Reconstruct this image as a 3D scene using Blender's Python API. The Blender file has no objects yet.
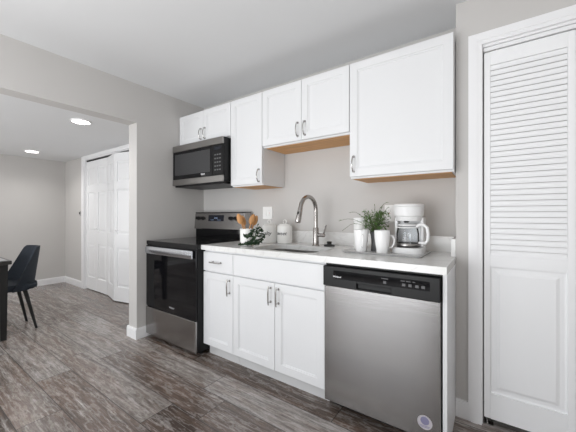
import bpy, bmesh, math, random
from mathutils import Vector, Matrix
random.seed(7)
PI = math.pi
SC = bpy.context.scene
COL = SC.collection

# ------------------------------------------------------------------ camera
cam_d = bpy.data.cameras.new('camera'); cam = bpy.data.objects.new('camera', cam_d); COL.objects.link(cam)
cam.location = (2.717, -2.188, 1.161)
cam.rotation_euler = (PI/2, 0, 0.612)
cam_d.sensor_width = 36; cam_d.lens = 291.8/576*36
cam_d.shift_y = -1.4/576; cam_d.clip_start = 0.02
SC.camera = cam

# ------------------------------------------------------------------ world, lights, exposure
w = bpy.data.worlds.new('world'); SC.world = w; w.use_nodes = True
bg = w.node_tree.nodes['Background']
sky = w.node_tree.nodes.new('ShaderNodeTexSky'); sky.sky_type = 'HOSEK_WILKIE'; sky.turbidity = 4
sky.sun_direction = (0.2, 0.5, 0.8)
w.node_tree.links.new(sky.outputs[0], bg.inputs[0]); bg.inputs[1].default_value = 0.6
SC.view_settings.view_transform = 'Standard'; SC.view_settings.look = 'None'
SC.view_settings.gamma = 1; SC.view_settings.use_curve_mapping = False
SC.view_settings.exposure = -0.27
SC.cycles.diffuse_bounces = 6; SC.cycles.max_bounces = 14
SC.cycles.sample_clamp_indirect = 6

def area(name, loc, rot, sx, sy, power, col=(1, 1, 1), spread=PI):
    l = bpy.data.lights.new(name, 'AREA'); l.shape = 'RECTANGLE'; l.size = sx; l.size_y = sy
    l.energy = power; l.color = col; l.spread = spread
    o = bpy.data.objects.new(name, l); COL.objects.link(o); o.location = loc; o.rotation_euler = rot
    return o
BK, BD = 54, 29
# daylight coming in through the windows of the rear wall (area emits along local -Z)
area('daylight_kitchen', (1.05, -4.36, 1.05), (PI/2, 0, 0), 1.8, 1.9, 74, (.93, .965, 1))
area('daylight_kitchen_side', (4.16, -2.9, 1.5), (PI/2, 0, PI/2), 1.3, 1.2, 9, (1, .99, .97))
area('daylight_dining', (-1.7, -4.36, 1.35), (PI/2, 0, 0), 1.7, 1.1, 26, (.98, .99, 1))

# added fill lights aimed up at the ceilings, standing in for bounced light
area('fill_kitchen', (1.9, -3.1, .7), (PI-math.radians(14), 0, 0), 2.6, 1.6, BK, (1, .995, .985))
area('fill_dining', (-1.9, -3.3, .7), (PI-math.radians(18), 0, 0), 1.8, 1.4, BD, (1, .995, .985))
GLOBE = 4
        # emission of the added, unseen globe lamp

# ------------------------------------------------------------------ materials
def mat(name, col, rough=.5, metal=0, spec=.5, bump=None, var=None, coat=0, trans=0, emit=None, ior=1.45, emit_s=1, alpha=1):
    m = bpy.data.materials.new(name); m.use_nodes = True
    nt = m.node_tree; b = nt.nodes['Principled BSDF']
    b.inputs['Base Color'].default_value = (*col, 1)
    b.inputs['Roughness'].default_value = rough; b.inputs['Metallic'].default_value = metal
    b.inputs['Specular IOR Level'].default_value = spec; b.inputs['IOR'].default_value = ior
    b.inputs['Coat Weight'].default_value = coat; b.inputs['Transmission Weight'].default_value = trans
    b.inputs['Alpha'].default_value = alpha
    if emit: b.inputs['Emission Color'].default_value = (*emit, 1); b.inputs['Emission Strength'].default_value = emit_s
    if bump or var:
        tc = nt.nodes.new('ShaderNodeTexCoord')
    if var:      # (scale xyz, amount)
        mp = nt.nodes.new('ShaderNodeMapping'); mp.inputs['Scale'].default_value = var[0]
        nz = nt.nodes.new('ShaderNodeTexNoise'); nz.inputs['Scale'].default_value = 1; nz.inputs['Detail'].default_value = 4
        rp = nt.nodes.new('ShaderNodeValToRGB'); a = var[1]
        rp.color_ramp.elements[0].position = .3; rp.color_ramp.elements[1].position = .7
        rp.color_ramp.elements[0].color = (*[c*(1-a) for c in col], 1); rp.color_ramp.elements[1].color = (*[min(1, c*(1+a)) for c in col], 1)
        nt.links.new(tc.outputs['Object'], mp.inputs[0]); nt.links.new(mp.outputs[0], nz.inputs['Vector'])
        nt.links.new(nz.outputs['Fac'], rp.inputs[0]); nt.links.new(rp.outputs[0], b.inputs['Base Color'])
    if bump:     # (scale xyz, strength, distance)
        mp = nt.nodes.new('ShaderNodeMapping'); mp.inputs['Scale'].default_value = bump[0]
        nz = nt.nodes.new('ShaderNodeTexNoise'); nz.inputs['Scale'].default_value = 1; nz.inputs['Detail'].default_value = 3
        bp = nt.nodes.new('ShaderNodeBump'); bp.inputs['Strength'].default_value = bump[1]; bp.inputs['Distance'].default_value = bump[2]
        nt.links.new(tc.outputs['Object'], mp.inputs[0]); nt.links.new(mp.outputs[0], nz.inputs['Vector'])
        nt.links.new(nz.outputs['Fac'], bp.inputs['Height']); nt.links.new(bp.outputs[0], b.inputs['Normal'])
    return m

M = {}
M['wall'] = mat('wall_paint', (.565, .55, .535), .7, bump=((60, 60, 60), .12, .002))
M['ceiling'] = mat('ceiling_paint', (.715, .722, .73), .85, bump=((40, 40, 40), .15, .002))
M['trim'] = mat('white_trim_paint', (.85, .85, .86), .4)
M['cab'] = mat('white_cabinet_paint', (.765, .77, .78), .38)
M['door'] = mat('white_door_paint', (.87, .875, .885), .42)
M['carcass'] = mat('cabinet_birch_plywood', (.62, .33, .13), .5, var=((3, 40, 40), .2))
M['toe'] = mat('toe_kick_paint', (.62, .62, .62), .5)
M['steel'] = mat('brushed_stainless', (.37, .36, .355), .2, 1, bump=((2, 2, 500), .30, .0006))
M['steel_dark'] = mat('dark_stainless', (.33, .32, .31), .33, 1, bump=((2, 2, 400), .05, .0006))
M['steel_h'] = mat('bright_stainless', (.62, .64, .68), .22, 1)
M['nickel'] = mat('brushed_nickel', (.52, .51, .50), .25, 1)
M['faucet'] = mat('faucet_stainless', (.42, .40, .385), .22, 1)
M['black'] = mat('black_plastic', (.008, .008, .0085), .38, spec=.3)
M['blackgl'] = mat('black_glass', (.004, .004, .005), .05, spec=.35)
M['cooktop'] = mat('cooktop_ceramic', (.01, .01, .01), .10)
M['window_gl'] = mat('microwave_screen', (.05, .05, .052), .28, spec=.35)
M['sinkst'] = mat('sink_steel', (.30, .29, .275), .3, 1)
M['ceram'] = mat('white_glazed_ceramic', (.84, .84, .82), .18)
M['mugc'] = mat('white_mug_glaze', (.87, .87, .87), .2)
M['plw'] = mat('white_plastic', (.83, .83, .83), .3)
M['plate'] = mat('outlet_plastic', (.86, .86, .85), .35)
M['slot'] = mat('outlet_slot', (.45, .45, .45), .5)
M['red'] = mat('red_button', (.5, .06, .04), .5)
M['ink'] = mat('black_ink', (.02, .02, .02), .6)
M['mark'] = mat('grey_marking', (.12, .12, .125), .5)
M['logo'] = mat('silver_logo', (.75, .75, .78), .35)
M['wood'] = mat('spoon_wood', (.52, .26, .10), .5, var=((60, 60, 8), .2))
M['leafd'] = mat('dark_leaf', (.018, .045, .02), .45, var=((60, 60, 60), .5))
M['leafg'] = mat('green_leaf', (.075, .17, .03), .5, var=((50, 50, 50), .5))
M['stem'] = mat('plant_stem', (.10, .12, .06), .6)
M['vase'] = mat('smoky_grey_glass', (.14, .14, .145), .12, bump=((120, 120, 6), .3, .002))
M['tray'] = mat('tray_metal', (.62, .62, .62), .3, .3)
M['rubber'] = mat('black_rubber', (.02, .02, .02), .5)
M['fabric'] = mat('navy_upholstery', (.014, .020, .030), .75, bump=((180, 180, 180), .3, .002))
M['legs'] = mat('black_wood', (.012, .012, .012), .4)
M['table'] = mat('dark_table_wood', (.028, .026, .025), .35, var=((30, 3, 30), .3))
M['plateg'] = mat('grey_stoneware', (.45, .45, .46), .4)
M['lens'] = mat('light_lens', (.9, .9, .9), .5, emit=(1, .98, .95), emit_s=12)
M['sticker'] = mat('sticker_paper', (.50, .47, .50), .6)
M['stickerb'] = mat('sticker_blue', (.22, .21, .33), .6)
M['disp'] = mat('display_glass', (.01, .012, .02), .1)
M['seg'] = mat('display_digits', (.3, .4, .6), .4, emit=(.6, .75, 1), emit_s=.25)
M['dark'] = mat('gap_dark', (.03, .03, .03), .6)

def glassm():
    m = bpy.data.materials.new('clear_glass'); m.use_nodes = True; nt = m.node_tree
    nt.nodes.remove(nt.nodes['Principled BSDF']); out = nt.nodes['Material Output']
    t = nt.nodes.new('ShaderNodeBsdfTransparent'); t.inputs[0].default_value = (.975, .98, .985, 1)
    g = nt.nodes.new('ShaderNodeBsdfGlossy'); g.inputs['Roughness'].default_value = .03
    fr = nt.nodes.new('ShaderNodeLayerWeight'); fr.inputs[0].default_value = .12
    ml = nt.nodes.new('ShaderNodeMath'); ml.operation = 'ADD'; ml.inputs[1].default_value = .02
    mx = nt.nodes.new('ShaderNodeMixShader')
    nt.links.new(fr.outputs[0], ml.inputs[0]); nt.links.new(ml.outputs[0], mx.inputs[0]); nt.links.new(t.outputs[0], mx.inputs[1]); nt.links.new(g.outputs[0], mx.inputs[2])
    nt.links.new(mx.outputs[0], out.inputs[0]); return m
M['glass'] = glassm()

def floor_mat():
    m = bpy.data.materials.new('weathered_plank_floor'); m.use_nodes = True; nt = m.node_tree; L = nt.links.new
    b = nt.nodes['Principled BSDF']
    def N(t, **k):
        n = nt.nodes.new(t)
        for a, v in k.items(): setattr(n, a, v)
        return n
    def math_(op, a, c=None):
        n = N('ShaderNodeMath', operation=op)
        for i, v in enumerate((a, c)):
            if v is None: continue
            if isinstance(v, (int, float)): n.inputs[i].default_value = v
            else: L(v, n.inputs[i])
        return n.outputs[0]
    tc = N('ShaderNodeTexCoord'); sp = N('ShaderNodeSeparateXYZ'); L(tc.outputs['Object'], sp.inputs[0])
    X, Y = sp.outputs[0], sp.outputs[1]
    W, LN = .206, 1.22
    yr = math_('DIVIDE', math_('ADD', Y, .92-2.2+20*W), W); row = math_('FLOOR', yr); fy = math_('FRACT', yr)
    wn = N('ShaderNodeTexWhiteNoise', noise_dimensions='1D'); L(row, wn.inputs['W'])
    xr = math_('ADD', math_('DIVIDE', math_('ADD', X, 20.), LN), wn.outputs['Value']); col = math_('FLOOR', xr); fx = math_('FRACT', xr)
    cb = N('ShaderNodeCombineXYZ'); L(row, cb.inputs[0]); L(col, cb.inputs[1])
    pn = N('ShaderNodeTexWhiteNoise', noise_dimensions='3D'); L(cb.outputs[0], pn.inputs['Vector'])
    # grain coordinates: stretched along X, shifted per plank
    off = N('ShaderNodeVectorMath', operation='SCALE'); L(pn.outputs['Color'], off.inputs[0]); off.inputs['Scale'].default_value = 31.
    add = N('ShaderNodeVectorMath', operation='ADD'); L(tc.outputs['Object'], add.inputs[0]); L(off.outputs[0], add.inputs[1])
    def noise(sc, scale, det, rough=.6, dist=0):
        mp = N('ShaderNodeMapping'); mp.inputs['Scale'].default_value = sc; L(add.outputs[0], mp.inputs[0])
        n = N('ShaderNodeTexNoise'); n.inputs['Scale'].default_value = scale; n.inputs['Detail'].default_value = det
        n.inputs['Roughness'].default_value = rough; n.inputs['Distortion'].default_value = dist
        L(mp.outputs[0], n.inputs['Vector']); return n.outputs['Fac']
    grain = noise((1.0, 13, 1), 2.3, 12, .74, .7)
    fine = noise((3.5, 52, 1), 1.6, 8, .8, .5)
    blot = noise((.9, 4, 1), 1.6, 7, .7, .4)
    rp = N('ShaderNodeValToRGB'); L(pn.outputs['Value'], rp.inputs[0]); cr = rp.color_ramp
    cols = [(0, (.062, .044, .035)), (.22, (.135, .10, .082)), (.45, (.22, .188, .168)), (.7, (.29, .26, .242)), (1, (.38, .355, .34))]
    cr.elements[0].color = (*cols[0][1], 1); cr.elements[1].position = 1; cr.elements[1].color = (*cols[-1][1], 1)
    for p, c in cols[1:-1]:
        e = cr.elements.new(p); e.color = (*c, 1)
    def mixc(fac, a, c, bt='MIX'):
        n = N('ShaderNodeMixRGB', blend_type=bt)
        if isinstance(fac, (int, float)): n.inputs[0].default_value = fac
        else: L(fac, n.inputs[0])
        for i, v in ((1, a), (2, c)):
            if isinstance(v, tuple): n.inputs[i].default_value = (*v, 1)
            else: L(v, n.inputs[i])
        return n.outputs[0]
    def ramp(v, lo, hi):
        n = N('ShaderNodeMapRange'); n.inputs[1].default_value = lo; n.inputs[2].default_value = hi; L(v, n.inputs[0]); return n.outputs[0]
    c = rp.outputs[0]
    c = mixc(math_('MULTIPLY', ramp(grain, .53, .70), .8), c, (.54, .505, .485))       # pale worn streaks
    c = mixc(math_('MULTIPLY', ramp(grain, .49, .33), .8), c, (.055, .045, .040))     # dark grain
    c = mixc(math_('MULTIPLY', ramp(blot, .46, .62), .6), c, (.20, .135, .105))          # warm patches
    c = mixc(math_('MULTIPLY', ramp(fine, .53, .66), .5), c, (.62, .59, .57))
    c = mixc(math_('MULTIPLY', ramp(fine, .48, .37), .7), c, (.05, .043, .04))
    wv = N('ShaderNodeTexWave', wave_type='BANDS', bands_direction='Y'); wv.inputs['Scale'].default_value = 5; wv.inputs['Distortion'].default_value = 13
    wv.inputs['Detail'].default_value = 4; wv.inputs['Detail Scale'].default_value = 2.2; wv.inputs['Detail Roughness'].default_value = .7
    mp = N('ShaderNodeMapping'); mp.inputs['Scale'].default_value = (.35, 1, 1); L(add.outputs[0], mp.inputs[0]); L(mp.outputs[0], wv.inputs['Vector'])
    c = mixc(math_('MULTIPLY', ramp(wv.outputs['Fac'], .72, .98), .20), c, (.60, .57, .55))
    c = mixc(math_('MULTIPLY', ramp(wv.outputs['Fac'], .28, .02), .22), c, (.07, .055, .048))
    # seams
    ey = math_('MULTIPLY', math_('MINIMUM', fy, math_('SUBTRACT', 1., fy)), W)
    ex = math_('MULTIPLY', math_('MINIMUM', fx, math_('SUBTRACT', 1., fx)), LN)
    e = math_('MINIMUM', ex, ey); seam = math_('LESS_THAN', e, .0026)
    c = mixc(math_('MULTIPLY', seam, .75), c, (.035, .030, .028))
    L(c, b.inputs['Base Color'])
    r = N('ShaderNodeMapRange'); r.inputs[1].default_value = .3; r.inputs[2].default_value = .7; r.inputs[3].default_value = .10; r.inputs[4].default_value = .28
    L(grain, r.inputs[0]); L(r.outputs[0], b.inputs['Roughness'])
    b.inputs['Specular IOR Level'].default_value = .6
    bp = N('ShaderNodeBump'); bp.inputs['Strength'].default_value = .4; bp.inputs['Distance'].default_value = .0015
    h = math_('SUBTRACT', math_('ADD', fine, grain), seam); L(h, bp.inputs['Height']); L(bp.outputs[0], b.inputs['Normal'])
    return m
M['floor'] = floor_mat()

def quartz():
    m = mat('white_quartz', (.80, .80, .79), .16); nt = m.node_tree; b = nt.nodes['Principled BSDF']; L = nt.links.new
    tc = nt.nodes.new('ShaderNodeTexCoord'); n = nt.nodes.new('ShaderNodeTexNoise'); n.inputs['Scale'].default_value = 3.2
    n.inputs['Detail'].default_value = 6; n.inputs['Distortion'].default_value = 1.8
    s = nt.nodes.new('ShaderNodeMath'); s.operation = 'SUBTRACT'; s.inputs[1].default_value = .5
    a = nt.nodes.new('ShaderNodeMath'); a.operation = 'ABSOLUTE'
    r = nt.nodes.new('ShaderNodeValToRGB'); r.color_ramp.elements[0].color = (.69, .685, .675, 1); r.color_ramp.elements[1].color = (.76, .76, .75, 1)
    r.color_ramp.elements[1].position = .035
    L(tc.outputs['Object'], n.inputs['Vector']); L(n.outputs['Fac'], s.inputs[0]); L(s.outputs[0], a.inputs[0]); L(a.outputs[0], r.inputs[0]); L(r.outputs[0], b.inputs['Base Color'])
    return m
M['quartz'] = quartz()

# ------------------------------------------------------------------ mesh helpers
class MB:
    def __init__(s): s.bm = bmesh.new()
    def box(s, x0, x1, y0, y1, z0, z1, bev=0, seg=2):
        b = bmesh.new(); r = bmesh.ops.create_cube(b, size=1)
        for v in b.verts:
            v.co = Vector(((x0+x1)/2+v.co.x*(x1-x0), (y0+y1)/2+v.co.y*(y1-y0), (z0+z1)/2+v.co.z*(z1-z0)))
        if bev: bmesh.ops.bevel(b, geom=b.edges[:], offset=bev, segments=seg, affect='EDGES', profile=.5)
        s.add(b); return s
    def add(s, b):
        me = bpy.data.meshes.new('t'); b.to_mesh(me); b.free(); s.bm.from_mesh(me); bpy.data.meshes.remove(me)
    def tube(s, pts, r, n=10, cap=True):
        """tube along points; r number or list"""
        pts = [Vector(p) for p in pts]; k = len(pts); rs = r if isinstance(r, (list, tuple)) else [r]*k
        T = []
        for i in range(k):
            a = pts[max(i-1, 0)]; c = pts[min(i+1, k-1)]; T.append((c-a).normalized())
        up = Vector((0, 0, 1)) if abs(T[0].z) < .9 else Vector((0, 1, 0))
        u = T[0].cross(up).normalized(); rings = []
        for i in range(k):
            u = (u - T[i]*u.dot(T[i])).normalized(); v = T[i].cross(u)
            rings.append([s.bm.verts.new(pts[i]+(u*math.cos(2*PI*j/n)+v*math.sin(2*PI*j/n))*rs[i]) for j in range(n)])
        for i in range(k-1):
            for j in range(n): s.bm.faces.new((rings[i][j], rings[i][(j+1) % n], rings[i+1][(j+1) % n], rings[i+1][j]))
        if cap: s.bm.faces.new(rings[0][::-1]); s.bm.faces.new(rings[-1])
        return s
    def lathe(s, prof, c=(0, 0, 0), n=28, sx=1, sy=1):
        """prof: list of (r,z); open profile, r=0 ends closed"""
        rings = []
        for r, z in prof:
            if r < 1e-6: rings.append([s.bm.verts.new((c[0], c[1], c[2]+z))])
            else: rings.append([s.bm.verts.new((c[0]+sx*r*math.cos(2*PI*j/n), c[1]+sy*r*math.sin(2*PI*j/n), c[2]+z)) for j in range(n)])
        for a, b in zip(rings, rings[1:]):
            for j in range(n):
                q = [a[j % len(a)], a[(j+1) % len(a)], b[(j+1) % len(b)], b[j % len(b)]]
                q2 = []
                for v in q:
                    if v not in q2: q2.append(v)
                if len(q2) > 2:
                    try: s.bm.faces.new(q2)
                    except ValueError: pass
        return s
    def ringpanel(s, x0, x1, z0, z1, rings):
        """vertical panel facing -Y: rings = (inset, y) from back outwards to the centre"""
        prev = None
        for ins, y in rings:
            cur = [s.bm.verts.new(p) for p in ((x0+ins, y, z0+ins), (x1-ins, y, z0+ins), (x1-ins, y, z1-ins), (x0+ins, y, z1-ins))]
            if prev:
                for j in range(4): s.bm.faces.new((prev[j], prev[(j+1) % 4], cur[(j+1) % 4], cur[j]))
            else: s.bm.faces.new(cur[::-1])
            prev = cur
        s.bm.faces.new(prev); return s
    def prism(s, poly, axis, a0, a1):
        """poly in the two other axes (order x,y / x,z / y,z); extruded along axis"""
        def P(p, a):
            return {'z': (p[0], p[1], a), 'y': (p[0], a, p[1]), 'x': (a, p[0], p[1])}[axis]
        A = [s.bm.verts.new(P(p, a0)) for p in poly]; B = [s.bm.verts.new(P(p, a1)) for p in poly]; n = len(poly)
        s.bm.faces.new(A); s.bm.faces.new(B[::-1])
        for j in range(n): s.bm.faces.new((A[j], B[j], B[(j+1) % n], A[(j+1) % n]))
        return s
    def xf(s, mtx):
        bmesh.ops.transform(s.bm, matrix=mtx, verts=s.bm.verts[:]); return s

def link(name, mb, m, parent=None, smooth=False, world=True, angle=35):
    """mesh object; coordinates are world coordinates unless world=False (then local to parent)"""
    me = bpy.data.meshes.new(name); bmesh.ops.recalc_face_normals(mb.bm, faces=mb.bm.faces[:])
    o = bpy.data.objects.new(name, me)
    if world and parent is None:      # origin at base centre
        xs = [v.co for v in mb.bm.verts]; lo = [min(c[i] for c in xs) for i in range(3)]; hi = [max(c[i] for c in xs) for i in range(3)]
        org = Vector(((lo[0]+hi[0])/2, (lo[1]+hi[1])/2, lo[2])); o.location = org
        bmesh.ops.translate(mb.bm, vec=-org, verts=mb.bm.verts[:])
    elif world:
        p = parent; off = Vector((0, 0, 0))
        while p: off += p.location; p = p.parent
        bmesh.ops.translate(mb.bm, vec=-off, verts=mb.bm.verts[:])
    mb.bm.to_mesh(me); mb.bm.free(); me.materials.append(m)
    COL.objects.link(o); o.parent = parent
    if smooth:
        me.polygons.foreach_set('use_smooth', [True]*len(me.polygons))
        try: me.set_sharp_from_angle(angle=math.radians(angle))
        except Exception: pass
    return o
def linkb(name, mb, m, parent=None, **k): return link(name, mb, m, parent, True, **k)

def thing(name, label, cat, loc, rz=0, group=None):
    o = bpy.data.objects.new(name, None); COL.objects.link(o); o.location = loc; o.rotation_euler = (0, 0, rz)
    o['label'] = label; o['category'] = cat
    if group: o['group'] = group
    o.empty_display_size = .1
    return o
def tag(o, label, cat, group=None):
    o['label'] = label; o['category'] = cat
    if group: o['group'] = group
    return o
def struct(name, mb, m, parent=None):
    o = link(name, mb, m, parent)
    if parent is None: o['kind'] = 'structure'
    return o
def sempty(name, loc):
    o = bpy.data.objects.new(name, None); COL.objects.link(o); o.location = loc; o['kind'] = 'structure'; return o
def dup(root, loc=None, rz=None, label=None):
    r = root.copy(); COL.objects.link(r)
    if loc is not None: r.location = loc
    if rz is not None: r.rotation_euler = (0, 0, rz)
    if label: r['label'] = label
    for ch in list(root.children):
        c = ch.copy(); COL.objects.link(c); c.parent = r
        for g in list(ch.children):
            d = g.copy(); COL.objects.link(d); d.parent = c
    return r

def text_mb(s, size, ext=.0003, wrap=None, at=(0, 0, 0), ang=0, face='-y', bold=0, shear=0):
    cu = bpy.data.curves.new('t', 'FONT'); cu.body = s; cu.size = size; cu.align_x = 'CENTER'; cu.align_y = 'CENTER'; cu.extrude = ext
    cu.offset = bold; cu.shear = shear; cu.resolution_u = 3
    ob = bpy.data.objects.new('t', cu); COL.objects.link(ob); bpy.context.view_layer.update()
    me = bpy.data.meshes.new_from_object(ob.evaluated_get(bpy.context.evaluated_depsgraph_get()))
    bpy.data.objects.remove(ob); bpy.data.curves.remove(cu)
    mb = MB(); mb.bm.from_mesh(me); bpy.data.meshes.remove(me)
    for v in mb.bm.verts:
        x, y, z = v.co
        if wrap:
            a = x/wrap + ang; r = wrap+z
            v.co = Vector((at[0]+r*math.sin(a), at[1]-r*math.cos(a), at[2]+y))
        else:
            v.co = Vector((at[0]+x, at[1]-z, at[2]+y))
    return mb

# ------------------------------------------------------------------ the setting
HC, HD = 2.380, 2.071
struct('floor', MB().box(-3.5, 4.3, -4.5, .1, -.1, 0), M['floor'])
mb = MB().box(0, 4.3, -4.5, .1, HC, HC+.1)
mb.box(-3.5, -.142, -4.5, .1, HD, HD+.1)
struct('ceiling', mb, M['ceiling'])
struct('wall_back', MB().box(-3.45, 4.3, 0, .1, 0, HC), M['wall'])
mb = MB().box(-.142, 0, -.772, 0, 0, HC); mb.box(-.142, 0, -3.7, -.772, 2.019, HC); mb.box(-.142, 0, -4.4, -3.7, 0, HC)
struct('wall_left', mb, M['wall'])
mb = MB().box(-3.335, -2.525, -.268, -.17, 0, HD); mb.box(-2.525, -1.04, -.268, -.17, 2.03, HD); mb.box(-1.04, -.142, -.268, -.17, 0, HD)
struct('wall_dining_closet', mb, M['wall'])
struct('wall_far', MB().box(-3.435, -3.335, -4.4, 0, 0, HD), M['wall'])
mb = MB().box(2.541, 2.668, -.241, 0, 0, HC); mb.box(2.668, 3.43, -.241, -.12, 2.10, HC); mb.box(3.43, 4.2, -.241, 0, 0, HC)
struct('wall_pantry', mb, M['wall'])
mb = MB()          # right wall with a window opening
mb.box(4.2, 4.3, -2.2, 0, 0, HC); mb.box(4.2, 4.3, -4.4, -3.6, 0, HC); mb.box(4.2, 4.3, -3.6, -2.2, 0, .85); mb.box(4.2, 4.3, -3.6, -2.2, 2.1, HC)
struct('wall_right', mb, M['wall'])
mb = MB(); Z = (-4.5, -4.4)
for a, b in ((-3.435, -2.6), (-.8, .10), (2.00, 4.3)): mb.box(a, b, *Z, 0, HC)
for a, b, z0, z1 in ((-2.6, -.8, .75, 1.95), (.10, 2.00, .03, 2.1)): mb.box(a, b, *Z, 0, z0); mb.box(a, b, *Z, z1, HC)
struct('wall_rear', mb, M['wall'])
def window(n, x0, x1, z0, z1):
    r = sempty('window_%d' % n, ((x0+x1)/2, -4.45, z0))
    f = MB(); y0, y1 = -4.48, -4.42
    f.box(x0, x0+.05, y0, y1, z0, z1); f.box(x1-.05, x1, y0, y1, z0, z1); f.box(x0+.05, x1-.05, y0, y1, z0, z0+.05); f.box(x0+.05, x1-.05, y0, y1, z1-.05, z1)
    f.box((x0+x1)/2-.02, (x0+x1)/2+.02, y0, y1, z0+.05, z1-.05)
    link('window_frame', f, M['trim'], r); link('pane', MB().box(x0+.05, x1-.05, -4.452, -4.448, z0+.05, z1-.05), M['glass'], r)
window(1, .10, 2.00, .03, 2.1); window(2, -2.6, -.8, .75, 1.95)
r = sempty('window_3', (4.25, -2.9, .85)); f = MB()
f.box(4.22, 4.28, -3.6, -3.55, .85, 2.1); f.box(4.22, 4.28, -2.25, -2.2, .85, 2.1); f.box(4.22, 4.28, -3.55, -2.25, .85, .9); f.box(4.22, 4.28, -3.55, -2.25, 2.05, 2.1)
link('window_frame', f, M['trim'], r); link('pane', MB().box(4.248, 4.252, -3.55, -2.25, .9, 2.05), M['glass'], r)

def bb(name, *boxes):
    mb = MB()
    for (x0, x1, y0, y1) in boxes:
        mb.box(x0, x1, y0, y1, 0, .088)
        if x1-x0 > y1-y0: mb.box(x0, x1, y0+(.005 if y0 < -1 or True else 0), y1, .088, .1)
        else: mb.box(x0, x1-.005, y0, y1, .088, .1)
    return struct(name, mb, M['trim'])
bb('baseboard_left', (0, .015, -.772, -.03), (-.157, .015, -.787, -.772), (-.157, -.142, -.772, -.283))
bb('baseboard_dining', (-3.32, -2.625, -.283, -.268), (-.955, -.157, -.283, -.268))
bb('baseboard_far', (-3.335, -3.32, -4.4, -.268))
bb('baseboard_pantry', (2.541, 2.604, -.256, -.241), (3.495, 4.2, -.256, -.241))

# casing around the pantry door, and the closet door in the dining room
def casing(n, x0, x1, zt, wd, y, jx0, jx1, jd):
    mb = MB(); t = .018
    mb.box(x0-wd, x0, y-t, y, 0, zt+wd); mb.box(x1, x1+wd, y-t, y, 0, zt+wd); mb.box(x0, x1, y-t, y, zt, zt+wd)
    mb.box(x0-wd+.012, x0-.02, y-t-.004, y-t, 0, zt+wd-.012); mb.box(x1+.02, x1+wd-.012, y-t-.004, y-t, 0, zt+wd-.012); mb.box(x0-.02, x1+.02, y-t-.004, y-t, zt+.02, zt+wd-.012)
    # jamb lining
    mb.box(x0, x0+jx0, y, y+jd, 0, zt); mb.box(x1-jx1, x1, y, y+jd, 0, zt); mb.box(x0+jx0, x1-jx1, y, y+jd, zt-.012, zt)
    return struct('trim_%d' % n, mb, M['trim'])
casing(1, 2.668, 3.43, 2.10, .064, -.241, .004, .004, .1)
casing(2, -2.525, -1.04, 2.02, .095, -.268, .012, .012, .09)

# ---- louvered bifold pantry door
d1 = sempty('door_1', (3.05, -.235, 0))
link('track', MB().box(2.674, 3.424, -.232, -.20, 2.066, 2.086), M['trim'], d1)
tb = MB().tube([(2.70, -.216, 2.052), (2.70, -.216, 2.07)], .005); tb.box(2.682, 2.73, -.228, -.205, 2.060, 2.068)
linkb('pivot_pin', tb, M['nickel'], d1)
pv = MB().tube([(2.692, -.218, 0.003), (2.692, -.218, .045)], .004); pv.box(2.678, 2.72, -.236, -.2, .001, .006)
linkb('floor_pivot', pv, M['nickel'], d1)
def louver_leaf(x0, x1):
    ya, yb = -.236, -.208          # front / back
    st = .029; zb, zt = .04, 2.056
    mb = MB()
    mb.box(x0, x0+st, ya, yb, zb, zt, .0015, 1); mb.box(x1-st, x1, ya, yb, zb, zt, .0015, 1)
    mb.box(x0+st, x1-st, ya, yb, zb, .18); mb.box(x0+st, x1-st, ya, yb, .876, .938); mb.box(x0+st, x1-st, ya, yb, 1.982, zt)
    leaf = link('leaf', mb, M['door'], d1)
    p = MB().ringpanel(x0+st-.002, x1-st+.002, .178, .878, [(0, yb+.002), (0, ya+.010), (.012, ya+.012), (.03, ya+.010), (.045, ya+.003), (.05, ya+.003)])
    link('raised_panel', p, M['door'], leaf)
    s = MB(); n = 35; z0 = .938; pitch = (1.982-z0)/n
    for i in range(n):
        zc = z0+pitch*(i+.5)
        # slat tilts down toward the front; closed gap to the back
        s.prism([(ya+.001, zc-.0145), (ya+.006, zc-.0145), (ya+.006, zc+.0131), (ya+.011, zc+.0131)], 'x', x0+st, x1-st)
    link('louvers', s, M['door'], leaf)
    s = MB().box(x0+st, x1-st, yb-.003, yb-.001, .938, 1.982)
    return leaf
louver_leaf(2.677, 3.046); louver_leaf(3.050, 3.421)

# ---- six panel bifold closet door in the dining room
d2 = sempty('door_2', (-1.8, -.225, 0))
link('track', MB().box(-2.548, -1.052, -.25, -.20, 1.985, 2.006), M['dark'], d2)
def six_leaf(ax, ay, bx, by, knob=None):
    w_ = math.hypot(bx-ax, by-ay)-.003; t = .03
    mb = MB(); st = .055; z0, z1 = .012, 1.98; panels = [(.20, .72), (.90, 1.50), (1.60, 1.87)]
    mb.box(0, st, -t, 0, z0, z1); mb.box(w_-st, w_, -t, 0, z0, z1); prev = z0
    for a, b in panels: mb.box(st, w_-st, -t, 0, prev, a); prev = b
    mb.box(st, w_-st, -t, 0, prev, z1)
    R = Matrix.Translation((ax, ay, 0)) @ Matrix.Rotation(math.atan2(by-ay, bx-ax), 4, 'Z')
    leaf = link('leaf', mb.xf(R), M['door'], d2)
    p = MB()
    for a, b in panels: p.ringpanel(st-.001, w_-st+.001, a-.001, b+.001, [(0, -.004), (0, -t+.010), (.01, -t+.012), (.025, -t+.010), (.04, -t+.003), (.045, -t+.003)])
    link('raised_panels', p.xf(R), M['door'], leaf)
    if knob is not None:
        k = MB().lathe([(0, 0), (.006, 0), (.006, .012), (.014, .018), (.015, .026), (.009, .032), (0, .033)], n=14)
        k.xf(R @ Matrix.Translation((knob if knob > 0 else w_+knob, -t, .95)) @ Matrix.Rotation(PI/2, 4, 'X'))
        linkb('knob', k, M['door'], leaf)
six_leaf(-2.510, -.225, -2.155, -.225); six_leaf(-2.155, -.225, -1.790, -.225, .03)
six_leaf(-1.782, -.225, -1.427, -.302, ); six_leaf(-1.427, -.302, -1.065, -.225, .04)

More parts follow.
